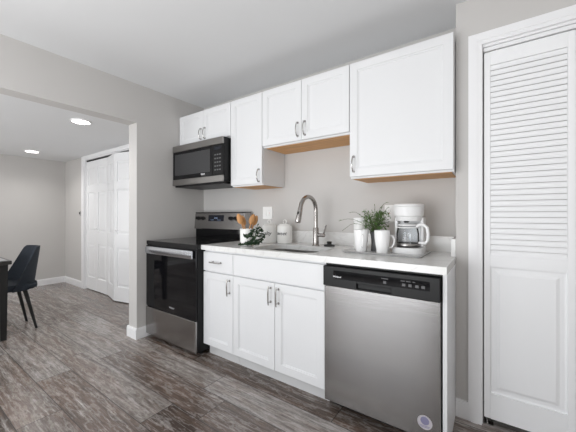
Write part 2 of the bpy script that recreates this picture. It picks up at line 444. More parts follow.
# ------------------------------------------------------------------ kitchen cabinets
def door_panel(x0, x1, z0, z1, y, parent, fw=.052, name='door'):
    """shaker door, front face at y"""
    m = MB().ringpanel(x0, x1, z0, z1, [(0, y+.019), (0, y+.0015), (.0015, y), (fw, y), (fw+.002, y+.004), (fw+.009, y+.005), (fw+.011, y+.009), (fw+.02, y+.009)])
    return link(name, m, M['cab'], parent)
def slab(x0, x1, z0, z1, y, parent, name):
    return link(name, MB().box(x0, x1, y, y+.019, z0, z1, .002, 1), M['cab'], parent)
def bow_handle(x, zc, y, parent, L=.125, r=.0048):
    pts = [(x, y, zc-L/2+.012), (x, y-.012, zc-L/2+.010)]
    for i in range(9):
        t = i/8; z = zc+(t-.5)*(L-.03); pts.append((x, y-.018-.014*math.sin(PI*t), z))
    pts += [(x, y-.012, zc+L/2-.010), (x, y, zc+L/2-.012)]
    m = MB().tube(pts, r, 10); 
    for s in (-1, 1): m.tube([(x, y, zc+s*(L/2-.012)), (x, y-.004, zc+s*(L/2-.012))], .009, 12)
    return linkb('handle', m, M['nickel'], parent)
def bar_handle(x, z, y, parent, L=.125, vert=True, r=.0052):
    h = L/2; f = h-.018; P = (lambda a, d: (x, y-d, z+a)) if vert else (lambda a, d: (x+a, y-d, z))
    m = MB().tube([P(-h, .028), P(-h+.015, .030), P(0, .032), P(h-.015, .030), P(h, .028)], [r*.8, r, r*1.1, r, r*.8], 10)
    for s in (-1, 1):
        m.tube([P(s*f, 0), P(s*f, .030)], .0045, 10); m.tube([P(s*f, 0), P(s*f, .004)], .008, 12)
    return linkb('handle', m, M['nickel'], parent)

YU = -.325       # upper door faces
def upper(label, x0, x1, z0, z1, cols, handles, side_left=False):
    t = thing('wall_cabinet', label, 'cabinet', ((x0+x1)/2, -.15, z0))
    b = MB().box(x0+.001, x1-.001, -.303, -.001, z0, z1, .0008, 1)
    link('body', b, M['cab'], t)
    link('underside', MB().box(x0+.014, x1-.014, -.286, -.012, z0-.003, z0-.0002), M['carcass'], t, )['label'] = 'bare orange-brown plywood underside'
    n = len(cols)
    for i, (a, c) in enumerate(cols):
        d = door_panel(a+.0015, c-.0015, z0+.012, z1-.001, YU, t)
        for hx, hz in handles[i]: bow_handle(hx, hz, YU, d)
    return t
upper('short white wall cabinet with two doors right above the microwave', .006, .774, 1.865, 2.183, [(.010, .392), (.392, .774)], [[(.362, 1.955)], [(.422, 1.955)]])
upper('narrow tall white single-door wall cabinet just right of the microwave', .776, 1.144, 1.41, 2.183, [(.776, 1.144)], [[(1.112, 1.49)]])
upper('white wall cabinet with two doors hung high above the sink and faucet', 1.146, 1.918, 1.715, 2.183, [(1.146, 1.532), (1.532, 1.918)], [[(1.500, 1.81)], [(1.564, 1.81)]])
upper('large square white wall cabinet with one wide door above the coffee maker', 1.920, 2.538, 1.405, 2.183, [(1.920, 2.538)], [[(1.950, 1.50)]])

YB = -.62
def base(label, x0, x1, build):
    t = thing('base_cabinet', label, 'cabinet', ((x0+x1)/2, -.3, 0))
    b = MB().box(x0+.001, x1-.001, -.600, -.002, .10, .60); 
    b.box(x0+.001, x0+.019, -.600, -.002, .60, .876); b.box(x1-.019, x1-.001, -.600, -.002, .60, .876); b.box(x0+.019, x1-.019, -.600, -.58, .60, .876); b.box(x0+.019, x1-.019, -.02, -.002, .60, .876)
    link('body', b, M['cab'], t)
    link('toe_kick', MB().box(x0+(.001), x1-.001, -.553, -.54, 0, .0999), M['toe'], t)
    build(t, x0, x1)
    return t
def b_drawer(t, x0, x1):
    d = slab(x0+.002, x1-.0015, .705, .858, YB, t, 'drawer'); bar_handle((x0+x1)/2-.005, .782, YB, d, .125, False)
    d = door_panel(x0+.002, x1-.0015, .103, .695, YB, t); bar_handle(x1-.035, .608, YB, d, .13)
def b_sink(t, x0, x1):
    slab(x0+.0015, x1-.0015, .705, .858, YB, t, 'false_front'); mid = (x0+x1)/2+.008
    d = door_panel(x0+.0015, mid-.0015, .103, .695, YB, t); bar_handle(mid-.033, .612, YB, d, .13)
    d = door_panel(mid+.0015, x1-.0015, .103, .695, YB, t); bar_handle(mid+.033, .612, YB, d, .13)
base('narrow white base cabinet with one drawer over one door, beside the stove', .764, 1.107, b_drawer)
base('wide white base cabinet with two doors under the sink', 1.107, 1.888, b_sink)
tag(link('end_panel', MB().box(2.521, 2.5405, -.622, -.002, 0, .876, .001, 1), M['cab']), 'tall thin white end panel closing the cabinet run right of the dishwasher', 'panel')

# ---- countertop with sink cut-out
def rrect(x0, x1, y0, y1, r, n=7):
    P = []
    for cx, cy, a0 in ((x1-r, y1-r, 0), (x0+r, y1-r, PI/2), (x0+r, y0+r, PI), (x1-r, y0+r, 1.5*PI)):
        for i in range(n+1):
            a = a0+PI/2*i/n; P.append((cx+r*math.cos(a), cy+r*math.sin(a)))
    return P
SX0, SX1, SY0, SY1 = 1.240, 1.770, -.590, -.215
def slab_hole(outer, inner, z0, z1):
    b = bmesh.new()
    def loop(pts): 
        vs = [b.verts.new((x, y, z1)) for x, y in pts]; return [b.edges.new((vs[i], vs[(i+1) % len(vs)])) for i in range(len(vs))]
    e = loop(outer)+loop(inner); bmesh.ops.triangle_fill(b, edges=e, use_beauty=True)
    r = bmesh.ops.extrude_face_region(b, geom=b.faces[:]); vs = [g for g in r['geom'] if isinstance(g, bmesh.types.BMVert)]
    bmesh.ops.translate(b, vec=(0, 0, z0-z1), verts=vs); m = MB(); m.bm.free(); m.bm = b; return m
ct = thing('countertop', 'white quartz countertop with faint grey veins over the base cabinets and dishwasher', 'countertop', (1.65, -.32, .876))
cb_ = slab_hole([(.766, -.645), (2.5405, -.645), (2.5405, -.0015), (.766, -.0015)], rrect(SX0, SX1, SY0, SY1, .07), .8765, .914)
link('slab', cb_, M['quartz'], ct)
link('backsplash', MB().box(.766, 2.5405, -.021, -.0015, .9142, 1.018, .0015, 1), M['quartz'], ct)
link('side_splash', MB().box(2.516, 2.5405, -.243, -.0215, .9142, 1.018, .0015, 1), M['quartz'], ct)

# ---- sink bowl
def bowl():
    m = MB(); prof = [(-.012, .876), (.0, .876), (.003, .873), (.006, .74), (.03, .705), (.06, .700)]
    back = [(-.012, .8745), (-.002, .8745), (-.002, .74), (.02, .698), (.06, .697)]
    def rings(pr):
        R = []
        for ins, z in pr:
            R.append([m.bm.verts.new((x, y, z)) for x, y in rrect(SX0-.002+ins, SX1+.002-ins, SY0-.002+ins, SY1+.002-ins, max(.07-ins, .015))])
        for a, b in zip(R, R[1:]):
            n = len(a)
            for j in range(n): m.bm.faces.new((a[j], a[(j+1) % n], b[(j+1) % n], b[j]))
        return R
    A = rings(prof); m.bm.faces.new(A[-1]); B = rings(back); m.bm.faces.new(B[-1]); n = len(A[0])
    for j in range(n): m.bm.faces.new((A[0][j], A[0][(j+1) % n], B[0][(j+1) % n], B[0][j]))
    return m
sk = thing('sink', 'stainless undermount sink bowl set in the white countertop', 'sink', (1.505, -.40, .697))
linkb('bowl', bowl(), M['sinkst'], sk)
linkb('drain', MB().lathe([(0, .704), (.02, .7035), (.035, .7025), (.042, .7045), (.045, .7015)], (1.505, -.40, 0)), M['steel_dark'], sk)

# ---- faucet
fx, fy = 1.568, -.165; fz = .9145
t = thing('faucet', 'tall gooseneck pull-down kitchen faucet in brushed stainless behind the sink', 'faucet', (fx, fy, fz))
linkb('base', MB().lathe([(0, 0), (.029, 0), (.029, .006), (.025, .010), (.023, .012), (.023, .135), (.018, .145), (0, .145)], (fx, fy, fz)), M['faucet'], t)
tipx, tipy = 1.553, -.395
pts = [(fx, fy, fz+.14), (fx, fy, fz+.20), (fx, fy, fz+.25), (fx, fy, fz+.275)]
R_ = math.hypot(tipx-fx, tipy-fy)/2-.012; dx, dy = (tipx-fx)/math.hypot(tipx-fx, tipy-fy), (tipy-fy)/math.hypot(tipx-fx, tipy-fy)
for i in range(1, 13):
    a = PI*i/12*.94; s = R_*(1-math.cos(a)); pts.append((fx+dx*s, fy+dy*s, fz+.28+R_*math.sin(a)))
linkb('spout', MB().tube(pts, .0160, 18), M['faucet'], t)
e = Vector(pts[-1]); d = (Vector(pts[-1])-Vector(pts[-2])).normalized()
hd = linkb('spray_head', MB().tube([e, e+d*.004, e+d*.03, e+d*.055, e+d*.112, e+d*.116], [.0165, .0175, .0185, .0195, .0215, .019], 18), M['faucet'], t)
p0 = e+d*.045; link('spray_button', MB().box(p0.x-.006, p0.x+.006, p0.y-.023, p0.y-.012, p0.z-.02, p0.z+.012, .002, 1), M['black'], hd)
hl = MB().tube([(fx, fy, fz+.085), (fx+.075, fy, fz+.085), (fx+.079, fy, fz+.085)], [.0145, .0145, .010], 16)
hl.tube([(fx+.068, fy, fz+.090), (fx+.082, fy-.004, fz+.125), (fx+.096, fy-.008, fz+.165)], [.0075, .0065, .0055], 10)
linkb('lever', hl, M['faucet'], t)

# ---- rubber sink stopper on the counter
sx, sy = 1.668, -.13
t = thing('sink_stopper', 'small black sink stopper lying on the counter right of the faucet', 'stopper', (sx, sy, .9145))
linkb('disc', MB().lathe([(0, 0), (.042, 0), (.042, .008), (.034, .012), (0, .012)], (sx, sy, .9145)), M['rubber'], t)
linkb('grip', MB().lathe([(0, .012), (.018, .012), (.016, .022), (.021, .030), (.017, .036), (0, .036)], (sx, sy, .9145)), M['rubber'], t)

# ------------------------------------------------------------------ stove
S0, S1 = .003, .760
t = thing('stove', 'stainless and black freestanding electric stove beside the grey wall', 'stove', (.38, -.35, 0))
b = MB().box(S0+.003, S1-.001, -.671, -.03, .035, .8795); 
link('body', b, M['black'], t)
for x in (.05, .71):
    for y in (-.60, -.08): linkb('foot', MB().lathe([(0, 0), (.018, 0), (.018, .01), (.01, .012), (.01, .036), (0, .036)], (x, y, 0), 14), M['black'], t)
# cooktop
c = MB().box(S0, S1, -.675, -.032, .880, .914, .004, 2); ck = link('cooktop', c, M['cooktop'], t)
for x, y, r in ((.20, -.50, .105), (.56, -.50, .085), (.20, -.22, .08), (.56, -.22, .095)):
    link('burner_ring', MB().lathe([(r, .0143), (r+.002, .0143)], (x, y, .900), 40), M['mark'], ck)
link('cooktop_trim', MB().box(S0, S1, -.679, -.6755, .880, .9135, .0012, 1), M['black'], ck)
# oven door
dz0, dz1 = .300, .872
dr = link('oven_door', MB().box(S0+.004, S1-.004, -.685, -.6715, dz0, dz1, .004, 2), M['blackgl'], t)
link('door_window', MB().box(S0+.12, S1-.12, -.6862, -.6852, dz0+.14, dz1-.13, .0003, 1), M['window_gl'] if False else M['blackgl'], dr)
hb = MB()
hx0, hx1, hz = S0+.038, S1-.030, .832
prof = [(-.706, -.033), (-.713, -.020), (-.715, 0), (-.713, .020), (-.706, .033), (-.700, .028), (-.698, 0), (-.700, -.028)]
hb.prism([(y, hz+z) for y, z in prof], 'x', hx0, hx1)
hb.box(hx0+.01, hx0+.04, -.700, -.684, hz-.014, hz+.014, .003, 1); hb.box(hx1-.04, hx1-.01, -.700, -.684, hz-.014, hz+.014, .003, 1)
linkb('door_handle', hb, M['steel_h'], dr)
link('brand_mark', text_mb('Whirlpool', .017, at=(.42, -.6854, .345)), M['logo'], dr)
link('storage_drawer', MB().box(S0+.004, S1-.004, -.690, -.6715, .036, .292, .005, 2), M['steel'], t)
# backguard: black riser and stainless control panel
link('riser', MB().box(S0, S1, -.110, -.032, .9142, 1.006), M['blackgl'], t)
pg = MB().prism([(-.132, 1.012), (-.128, 1.0065), (-.034, 1.0065), (-.034, 1.180), (-.110, 1.180), (-.116, 1.176)], 'x', S0-.000, S1)
cp = link('control_panel', pg, M['steel'], t)
link('panel_frame', MB().box(S0-.001, S1+.001, -.115, -.030, 1.1802, 1.186, .001, 1), M['black'], cp)
sl = math.atan2(.016, .164)
def on_panel(z): return -.132+(z-1.012)*(.016/.164)
def knob(x, z):
    k = MB().lathe([(0, 0), (.021, 0), (.021, .006), (.017, .008), (.015, .026), (0, .027)], n=20)
    k.box(-.003, .003, -.016, .016, .024, .030, .001, 1)
    k.xf(Matrix.Translation((x, on_panel(z)-.0003, z)) @ Matrix.Rotation(PI/2-sl, 4, 'X'))
    linkb('knob', k, M['black'], cp)
for x in (.060, .135, .570, .640): knob(x, 1.122)
ds = MB().box(-.118, .118, -.002, 0, -.030, .034, .001, 1).xf(Matrix.Translation((.345, on_panel(1.122)-.0004, 1.122)) @ Matrix.Rotation(-sl, 4, 'X'))
dp = link('display', ds, M['disp'], cp)
tx = text_mb('12:30', .022); 
for i in range(8): tx.box(-.075+.013*i+(0 if i < 4 else .05), -.068+.013*i+(0 if i < 4 else .05), -.0004, 0, -.021, -.017)
tx.xf(Matrix.Translation((.345, on_panel(1.124)-.0030, 1.124)) @ Matrix.Rotation(-sl, 4, 'X'))
link('digits', tx, M['seg'], dp)
tag(t, t['label'], 'stove')

# ------------------------------------------------------------------ microwave
X0, X1, YF = .014, .762, -.405; Z0, Z1 = 1.452, 1.858
t = thing('microwave', 'over-the-range microwave in stainless and black mounted under the short wall cabinet', 'microwave', (.38, -.2, Z0))
link('body', MB().box(X0, X1, -.3905, -.003, Z0+.012, Z1, .002, 1), M['black'], t)
link('underside', MB().box(X0+.01, X1-.01, -.385, -.03, Z0-.012, Z0+.0115, .003, 1), M['black'], t)
link('top_strip', MB().box(X0, X1, YF-.004, -.391, 1.795, Z1, .003, 1), M['steel_dark'], t)
link('bottom_strip', MB().box(X0, X1, YF-.004, -.391, Z0+.004, 1.515, .003, 1), M['steel_dark'], t)
dr = link('door', MB().box(X0+.001, .624, YF, -.391, 1.516, 1.794, .003, 1), M['blackgl'], t)
link('door_window', MB().box(X0+.035, .590, YF-.0015, YF-.0003, 1.555, 1.765, .0005, 1), M['window_gl'], dr)
link('brand_mark', text_mb('Whirlpool', .014, at=(.49, YF-.002, 1.542), bold=.0006), M['logo'], dr)
cp = link('control_panel', MB().box(.625, X1-.001, YF, -.391, 1.516, 1.794, .003, 1), M['black'], t)
link('display', MB().box(.650, .735, YF-.0012, YF-.0003, 1.745, 1.775), M['disp'], cp)
for i in range(5):
    for j in range(3): link('button', MB().box(.650+.031*j, .672+.031*j, YF-.001, YF-.0003, 1.560+.034*i, 1.572+.034*i), M['mark'], cp)
# ------------------------------------------------------------------ dishwasher
X0, X1 = 1.892, 2.514
t = thing('dishwasher', 'stainless dishwasher with black control strip at the right end of the counter', 'dishwasher', (2.2, -.3, 0))
link('body', MB().box(X0, X1, -.598, -.02, .08, .868), M['dark'], t)
link('kick_plate', MB().box(X0, X1, -.56, -.55, .005, .0795), M['black'], t)
dd = link('door', MB().box(X0, X1, -.632, -.599, .058, .742, .004, 2), M['steel'], t)
link('top_gap_strip', MB().box(X0+.002, X1-.002, -.615, -.5985, .862, .8755), M['black'], t)
cp = MB()
# control strip with recessed hand pocket: built from blocks around the pocket
hx0, hx1 = 2.10, 2.285
cp.box(X0, hx0, -.650, -.599, .744, .860, .003, 1); cp.box(hx1, X1, -.650, -.599, .744, .860, .003, 1)
cp.box(hx0-.004, hx1+.004, -.650, -.599, .778, .860, .003, 1); cp.box(hx0, hx1, -.6345, -.599, .744, .78)
cp.box(hx0, hx1, -.650, -.6346, .744, .751, .001, 1)
cpo = link('control_panel', cp, M['black'], t)
link('panel_inlay', MB().box(1.96, 2.47, -.6512, -.6503, .790, .838, .0003, 1), M['blackgl'], cpo)
link('brand_mark', text_mb('Whirlpool', .012, at=(1.973+.01, -.6518, .803), bold=.0004), M['logo'], cpo)
for x in (2.255, 2.350, 2.380, 2.412, 2.440):
    link('button', MB().box(x-.008, x+.008, -.6525, -.6513, .800, .814, .001, 1), M['mark'], cpo)
for x, w_ in ((2.255, .035), (2.345, .02), (2.372, .02), (2.398, .012)): link('indicator', MB().box(x-w_/2, x+w_/2, -.6520, -.6513, .824, .828), M['mark'], cpo)
def disc(x, z, r0, y, th, sz=1.0):
    m = MB(); m.tube([(x, y+th, z), (x, y, z)], r0, 28); return m
st = link('sticker', disc(2.444, .142, .034, -.6327, .0006), M['sticker'], dd)
st['label'] = 'small round pale sticker with blue print'
sb = disc(2.444, .150, .020, -.6330, .0002)
for i in range(2): sb.box(2.420+.004*i, 2.468-.004*i, -.6331, -.6328, .124-.006*i, .127-.006*i)
link('print', sb, M['stickerb'], st)

# ------------------------------------------------------------------ wall plates
def wall_plate(label, x0, x1, z0, z1, kind):
    t = thing('outlet' if kind == 'o' else 'switch_plate', label, 'outlet' if kind == 'o' else 'switch plate', ((x0+x1)/2, -.004, z0))
    link('plate', MB().box(x0, x1, -.0065, -.0005, z0, z1, .002, 2), M['plate'], t)
    zc = (z0+z1)/2
    def rocker(xc):
        r = MB().prism([(-.0066, zc-.033), (-.012, zc-.033), (-.0085, zc+.033), (-.0066, zc+.033)], 'x', xc-.0165, xc+.0165)
        link('rocker', r, M['plate'], t)
    def sockets(xc):
        f = link('socket_face', MB().box(xc-.0165, xc+.0165, -.0082, -.0066, zc-.034, zc+.034, .001, 1), M['plate'], t)
        for dz in (-.02, .02):
            for q in (-.007, .006): link('slot', MB().box(xc+q-.001, xc+q+.001, -.0084, -.0083, dz+zc-.006, dz+zc+.005), M['slot'], f)
        b = MB().box(xc-.006, xc+.006, -.0088, -.0083, zc-.004, zc-.0008); link('test_button', b, M['red'], f)
    if kind == 'o': sockets((x0+x1)/2)
    else: rocker(x0+(x1-x0)*.28); sockets(x0+(x1-x0)*.72)
wall_plate('white double wall plate with a rocker switch and outlet above the canisters', .886, 1.004, 1.119, 1.237, 's')
wall_plate('white single outlet plate on the wall behind the coffee maker', 2.060, 2.132, 1.110, 1.232, 'o')

# ------------------------------------------------------------------ counter items
# utensil crock
cx, cy, cz = 1.119, -.478, .9145
t = thing('utensil_crock', 'white ceramic crock holding wooden spoons near the stove', 'crock', (cx, cy, cz))
linkb('pot', MB().lathe([(0, 0), (.050, 0), (.053, .004), (.0565, .132), (.055, .135), (.052, .132), (.049, .012), (0, .010)], (cx, cy, cz), 36), M['ceram'], t)
def spoon(p, q, width, name, label, kind='spoon'):
    p, q = Vector(p), Vector(q); L = (q-p).length
    m = MB(); hl = L-.075
    m.tube([(0, 0, 0), (0, 0, hl*.5), (0, 0, hl+.005)], [.0055, .0048, .0055], 10)
    # bowl: flattened, dished ellipsoid
    b = bmesh.new(); bmesh.ops.create_uvsphere(b, u_segments=16, v_segments=10, radius=1)
    for v in b.verts:
        x, y, z = v.co; yy = y*.0055+.006*(x*x+z*z) - .004
        v.co = Vector((x*width*(1-.18*z), yy, hl+.032+z*.043))
    m.add(b)
    zax = (q-p).normalized(); view = Vector((cam.location.x-cx, cam.location.y-cy, 0)).normalized()
    yax = -(view - zax*view.dot(zax)).normalized(); xax = yax.cross(zax)
    m.xf(Matrix.Translation(p) @ Matrix(((xax.x, yax.x, zax.x, 0), (xax.y, yax.y, zax.y, 0), (xax.z, yax.z, zax.z, 0), (0, 0, 0, 1))))
    o = linkb(name, m, M['wood']); tag(o, label, 'spoon', None); return o
r_ = Vector((.8185, .574, 0))       # image-right direction in the room
c0 = Vector((cx, cy, cz+.018)); cam_dir = Vector((.574, -.819, 0))
spoon(c0+r_*.020+cam_dir*.018, c0-r_*.068+cam_dir*.024+Vector((0, 0, .235)), .024, 'wooden_spoon', 'wooden spoon leaning left in the crock, beside the stove control panel')
spoon(c0+r_*.008-cam_dir*.016, c0-r_*.042-cam_dir*.026+Vector((0, 0, .222)), .019, 'wooden_spoon', 'shorter wooden spoon half hidden behind the left-leaning spoon in the crock')
spoon(c0-r_*.018+cam_dir*.001, c0+r_*.056+cam_dir*.008+Vector((0, 0, .232)), .024, 'wooden_spoon', 'wooden spoon leaning right in the crock, in front of the other right-leaning one')
spoon(c0-r_*.008-cam_dir*.031, c0+r_*.078-cam_dir*.012+Vector((0, 0, .222)), .021, 'wooden_spoon', 'rear wooden spoon tilted farthest right over the trailing greenery')

# leaves
def leaf(m, p, d, nrm, L, W, cup=.15):
    d = d.normalized(); s = d.cross(nrm).normalized(); n = s.cross(d)
    prof = [(0, .0), (.25, .75), (.55, 1), (.8, .65), (1, 0)]
    mid = []; lf = []; rt = []
    for t_, w_ in prof:
        c = p+d*L*t_ - n*L*.18*t_*t_
        mid.append(m.bm.verts.new(c))
        if 0 < w_: lf.append(m.bm.verts.new(c+s*W*w_*.5+n*W*cup*w_)); rt.append(m.bm.verts.new(c-s*W*w_*.5+n*W*cup*w_))
    for side in (lf, rt):
        m.bm.faces.new((mid[0], mid[1], side[0])); m.bm.faces.new((mid[1], mid[2], side[1], side[0])); m.bm.faces.new((mid[2], mid[3], side[2], side[1])); m.bm.faces.new((mid[3], mid[4], side[2]))
def rv(): return Vector((random.uniform(-1, 1), random.uniform(-1, 1), random.uniform(-1, 1)))
vx, vy = 1.20, -.48
t = thing('trailing_greenery', 'dark green leafy sprig trailing beside the utensil crock', 'plant', (vx, vy, .9145))
lm, sm_ = MB(), MB()
base_ = Vector((1.119, -.478, .9145))
def fcrock(a, b, z): return base_+r_*a+cam_dir*b+Vector((0, 0, z))
stems = [
 [fcrock(.115, .01, .150), fcrock(.10, .05, .105), fcrock(.065, .075, .055), fcrock(.02, .085, .02), fcrock(-.03, .085, .010)],
 [fcrock(.125, .00, .130), fcrock(.115, .04, .09), fcrock(.09, .065, .04), fcrock(.045, .090, .012)],
 [fcrock(.085, .02, .160), fcrock(.085, .055, .11), fcrock(.05, .080, .05), fcrock(.0, .09, .015)],
 [fcrock(.060, .055, .135), fcrock(.050, .075, .10), fcrock(.015, .085, .08), fcrock(-.005, .083, .085)],
 [fcrock(.135, .0, .09), fcrock(.12, .04, .05), fcrock(.08, .07, .015)],
 [fcrock(.10, .04, .03), fcrock(.05, .08, .016), fcrock(-.02, .088, .020), fcrock(-.045, .09, .012)]]
def along(ps, t_):
    f = t_*(len(ps)-1); i = min(int(f), len(ps)-2); return ps[i].lerp(ps[i+1], f-i), (ps[i+1]-ps[i]).normalized()
for ps in stems:
    sm_.tube(ps, .0016, 6)
    for k in range(46):
        p, d = along(ps, random.random()); q = rv().normalized(); dd_ = (d*.5+q).normalized()
        if dd_.dot(cam_dir) < -.3: dd_ = dd_ - cam_dir*dd_.dot(cam_dir)
        if p.z < .94 and dd_.z < 0: dd_.z = abs(dd_.z)*.3
        leaf(lm, p, dd_, (cam_dir+rv()*.6).normalized(), random.uniform(.017, .027), random.uniform(.010, .015))
for v in lm.bm.verts: v.co.z = max(v.co.z, .9155)
# keep the leaves outside the crock
for m_ in (lm, sm_):
    for v in m_.bm.verts:
        d = Vector((v.co.x-cx, v.co.y-cy)); 
        if d.length < .061 and v.co.z < .9145+.137: d = d.normalized()*.062; v.co.x = cx+d.x; v.co.y = cy+d.y
link('foliage', lm, M['leafd'], t); link('stems', sm_, M['stem'], t)

# canisters
def canister(x, y, word, label, ang):
    t = thing('canister', label, 'canister', (x, y, .9145), 0, 'lidded ceramic canisters')
    b = linkb('jar', MB().lathe([(0, 0), (.060, 0), (.0655, .005), (.066, .13), (.064, .146), (.057, .155), (.050, .157), (.048, .154), (.058, .12), (.058, .01), (0, .008)], (x, y, .9145), 40), M['ceram'], t)
    linkb('lid', MB().lathe([(0, .1575), (.050, .1575), (.052, .159), (.050, .164), (.03, .168), (0, .169)], (x, y, .9145), 32), M['ceram'], t)
    pts = [(x+.017*math.cos(a), y, .9145+.184+.017*math.sin(a)) for a in [2*PI*i/16-.5*PI for i in range(17)]]
    linkb('lid_ring', MB().tube(pts, .0035, 8), M['ceram'], t)
    link('lettering', text_mb(word, .044, ext=.0004, wrap=.0663, at=(x, y, .9145+.085), ang=ang, shear=.25, bold=.0004), M['ink'], b)
    return t
canister(1.105, -.178, 'salty', 'white lidded canister lettered salty, beside the greenery', .30)
canister(1.232, -.122, 'sweet', 'white lidded canister lettered sweet, nearer the sink', .05)

# tray with coffee set
TX0, TX1, TY0, TY1 = 1.905, 2.392, -.425, -.088; TZ = .9145
t = thing('serving_tray', 'shallow grey rectangular tray under the coffee maker and mugs', 'tray', ((TX0+TX1)/2, (TY0+TY1)/2, TZ))
def ring_tray():
    m = MB(); R = []
    for ins, z in ((.012, 0), (.0, .012), (.003, .013), (.014, .004), (.03, .004)):
        R.append([m.bm.verts.new((x, y, TZ+z)) for x, y in rrect(TX0+ins, TX1-ins, TY0+ins, TY1-ins, .02, 4)])
    for a, b in zip(R, R[1:]):
        n = len(a)
        for j in range(n): m.bm.faces.new((a[j], a[(j+1) % n], b[(j+1) % n], b[j]))
    m.bm.faces.new(R[0]); m.bm.faces.new(R[-1]); return m
linkb('tray_dish', ring_tray(), M['tray'], t)
tz = TZ+.0045

def mug(name, label):
    t = thing(name, label, 'mug', (0, 0, 0), 0, 'tall white mugs on the tray')
    linkb('cup', MB().lathe([(0, 0), (.030, 0), (.033, .003), (.041, .06), (.046, .105), (.0475, .142), (.046, .144), (.0445, .142), (.043, .105), (.038, .06), (.030, .008), (0, .006)], n=36), M['mugc'], t, world=False)
    pts = [(.041, 0, .035), (.060, 0, .040), (.073, 0, .062), (.075, 0, .088), (.066, 0, .108), (.046, 0, .112)]
    linkb('handle', MB().tube(pts, .0055, 10), M['mugc'], t, world=False)
    return t
m1 = mug('mug', 'tall white mug in the middle of the tray, just left of the coffee maker')
m1.location = (2.152, -.362, tz); m1.rotation_euler = (0, 0, .55)
dup(m1, (2.012, -.352, tz), -1.05, 'tall white mug at the left end of the tray with handle toward the room')

# tall white jar behind the left mug
jx, jy = 1.958, -.225
t = thing('tall_jar', 'tall white cylindrical jar standing behind the left mug', 'jar', (jx, jy, tz))
linkb('jar_body', MB().lathe([(0, 0), (.042, 0), (.045, .004), (.046, .19), (.044, .195), (0, .196)], (jx, jy, tz), 32), M['ceram'], t)
rb = MB().lathe([(0, .1965), (.0465, .1965), (.047, .200), (.047, .216), (.045, .220), (0, .220)], (jx, jy, tz), 32)
linkb('lid', rb, M['plw'], t)

# vase and grassy plant
vx, vy = 2.072, -.262
t = thing('potted_plant', 'wispy green plant in a slim dark grey vase between the mugs', 'plant', (vx, vy, tz))
linkb('vase', MB().lathe([(0, 0), (.024, 0), (.026, .004), (.022, .05), (.026, .10), (.033, .128), (.031, .130), (.024, .10), (.019, .05), (0, .02)], (vx, vy, tz), 28), M['vase'], t)
lm, sm_ = MB(), MB(); top = Vector((vx, vy, tz+.12))
def clear(p):
    if (p.x-jx)**2+(p.y-jy)**2 < .052**2 and p.z < tz+.225: return False
    if p.x > 2.170 and p.y > -.325: return False
    if (p.x-2.152)**2+(p.y+.362)**2 < .056**2 and p.z < tz+.15: return False
    if (p.x-2.012)**2+(p.y+.352)**2 < .056**2 and p.z < tz+.15: return False
    return p.y < -.03
def blade(ps, r):
    sm_.tube(ps, r, 5)
def arc(az, reach, h, droop, n=7, z0=.11):
    dirv = r_*math.cos(az)+cam_dir*math.sin(az); P = []
    for i in range(n):
        t_ = i/(n-1); P.append(Vector((vx, vy, tz+z0))+dirv*(reach*t_)+Vector((0, 0, h*math.sin(min(1, t_*1.15)*PI/2)-droop*t_**2.5))+rv()*.002)
    return P
random.seed(11)
for k in range(60):
    az = random.uniform(0, 2*PI); reach = random.uniform(.02, .125); h = random.uniform(.06, .165)
    P = arc(az, reach, h, random.uniform(0, .04))
    while len(P) > 3 and not all(clear(q) for q in P): P.pop()
    blade(P, .0011)
    for q in range(13):
        p, d = along(P, random.uniform(.25, 1)); clear(p+d*.02) and leaf(lm, p, (d+rv()*.9).normalized(), (Vector((0, 0, 1))+rv()).normalized(), random.uniform(.014, .028), random.uniform(.003, .006))
for az, reach, h, dr_ in ((PI*.98, .24, .125, .035), (PI*1.03, .215, .11, .09), (PI*.95, .18, .155, .01), (.15, .135, .155, 0), (.35, .12, .185, 0), (.5, .08, .21, 0), (1.9, .03, .20, 0), (-.4, .06, .18, 0), (2.4, .12, .15, 0)):
    P = arc(az, reach, h, dr_, 9)
    while len(P) > 3 and not all(clear(q) for q in P): P.pop()
    blade(P, .0011)
    for q in range(9):
        p, d = along(P, random.uniform(.3, 1)); clear(p+d*.02) and leaf(lm, p, (d*1.5+rv()*.6).normalized(), rv().normalized(), random.uniform(.012, .022), .003)
link('foliage', lm, M['leafg'], t); link('stems', sm_, M['stem'], t)

# coffee maker
kx, ky = 2.275, -.21
t = thing('coffee_maker', 'white drip coffee maker with glass carafe at the right end of the tray', 'coffee maker', (kx, ky, tz))
def P3(m, x0, x1, y0, y1, z0, z1, r, bev=0):
    P = rrect(x0, x1, y0, y1, r, 6); m.prism(P, 'z', z0, z1); return m
m = MB(); P3(m, kx-.093, kx+.093, ky-.098, ky+.098, tz, tz+.036, .05); linkb('base', m, M['plw'], t, angle=40)
linkb('warming_plate', MB().lathe([(0, .0365), (.066, .0365), (.068, .040), (.064, .043), (0, .0425)], (kx, ky-.025, tz), 32), M['steel_dark'], t)
m = MB(); P3(m, kx-.088, kx+.088, ky+.045, ky+.097, tz+.0362, tz+.2245, .02); m.box(kx-.088, kx-.068, ky+.0, ky+.06, tz+.0362, tz+.2245, .004, 1); m.box(kx+.068, kx+.088, ky+.0, ky+.06, tz+.0362, tz+.2245, .004, 1)
linkb('water_tank', m, M['plw'], t, angle=40)
m = MB().lathe([(0, .2015), (.072, .2015), (.076, .206), (.080, .230), (.089, .235), (.091, .288), (.0895, .292), (0, .292)], (kx, ky-.002, tz), 44)
linkb('filter_housing', m, M['plw'], t)
linkb('lid', MB().lathe([(0, .2925), (.091, .2925), (.093, .296), (.092, .305), (.084, .311), (0, .314)], (kx, ky-.002, tz), 44), M['plw'], t)
linkb('drip_spout', MB().lathe([(0, .192), (.012, .192), (.018, .2012), (0, .2012)], (kx, ky-.06, tz), 18), M['black'], t)
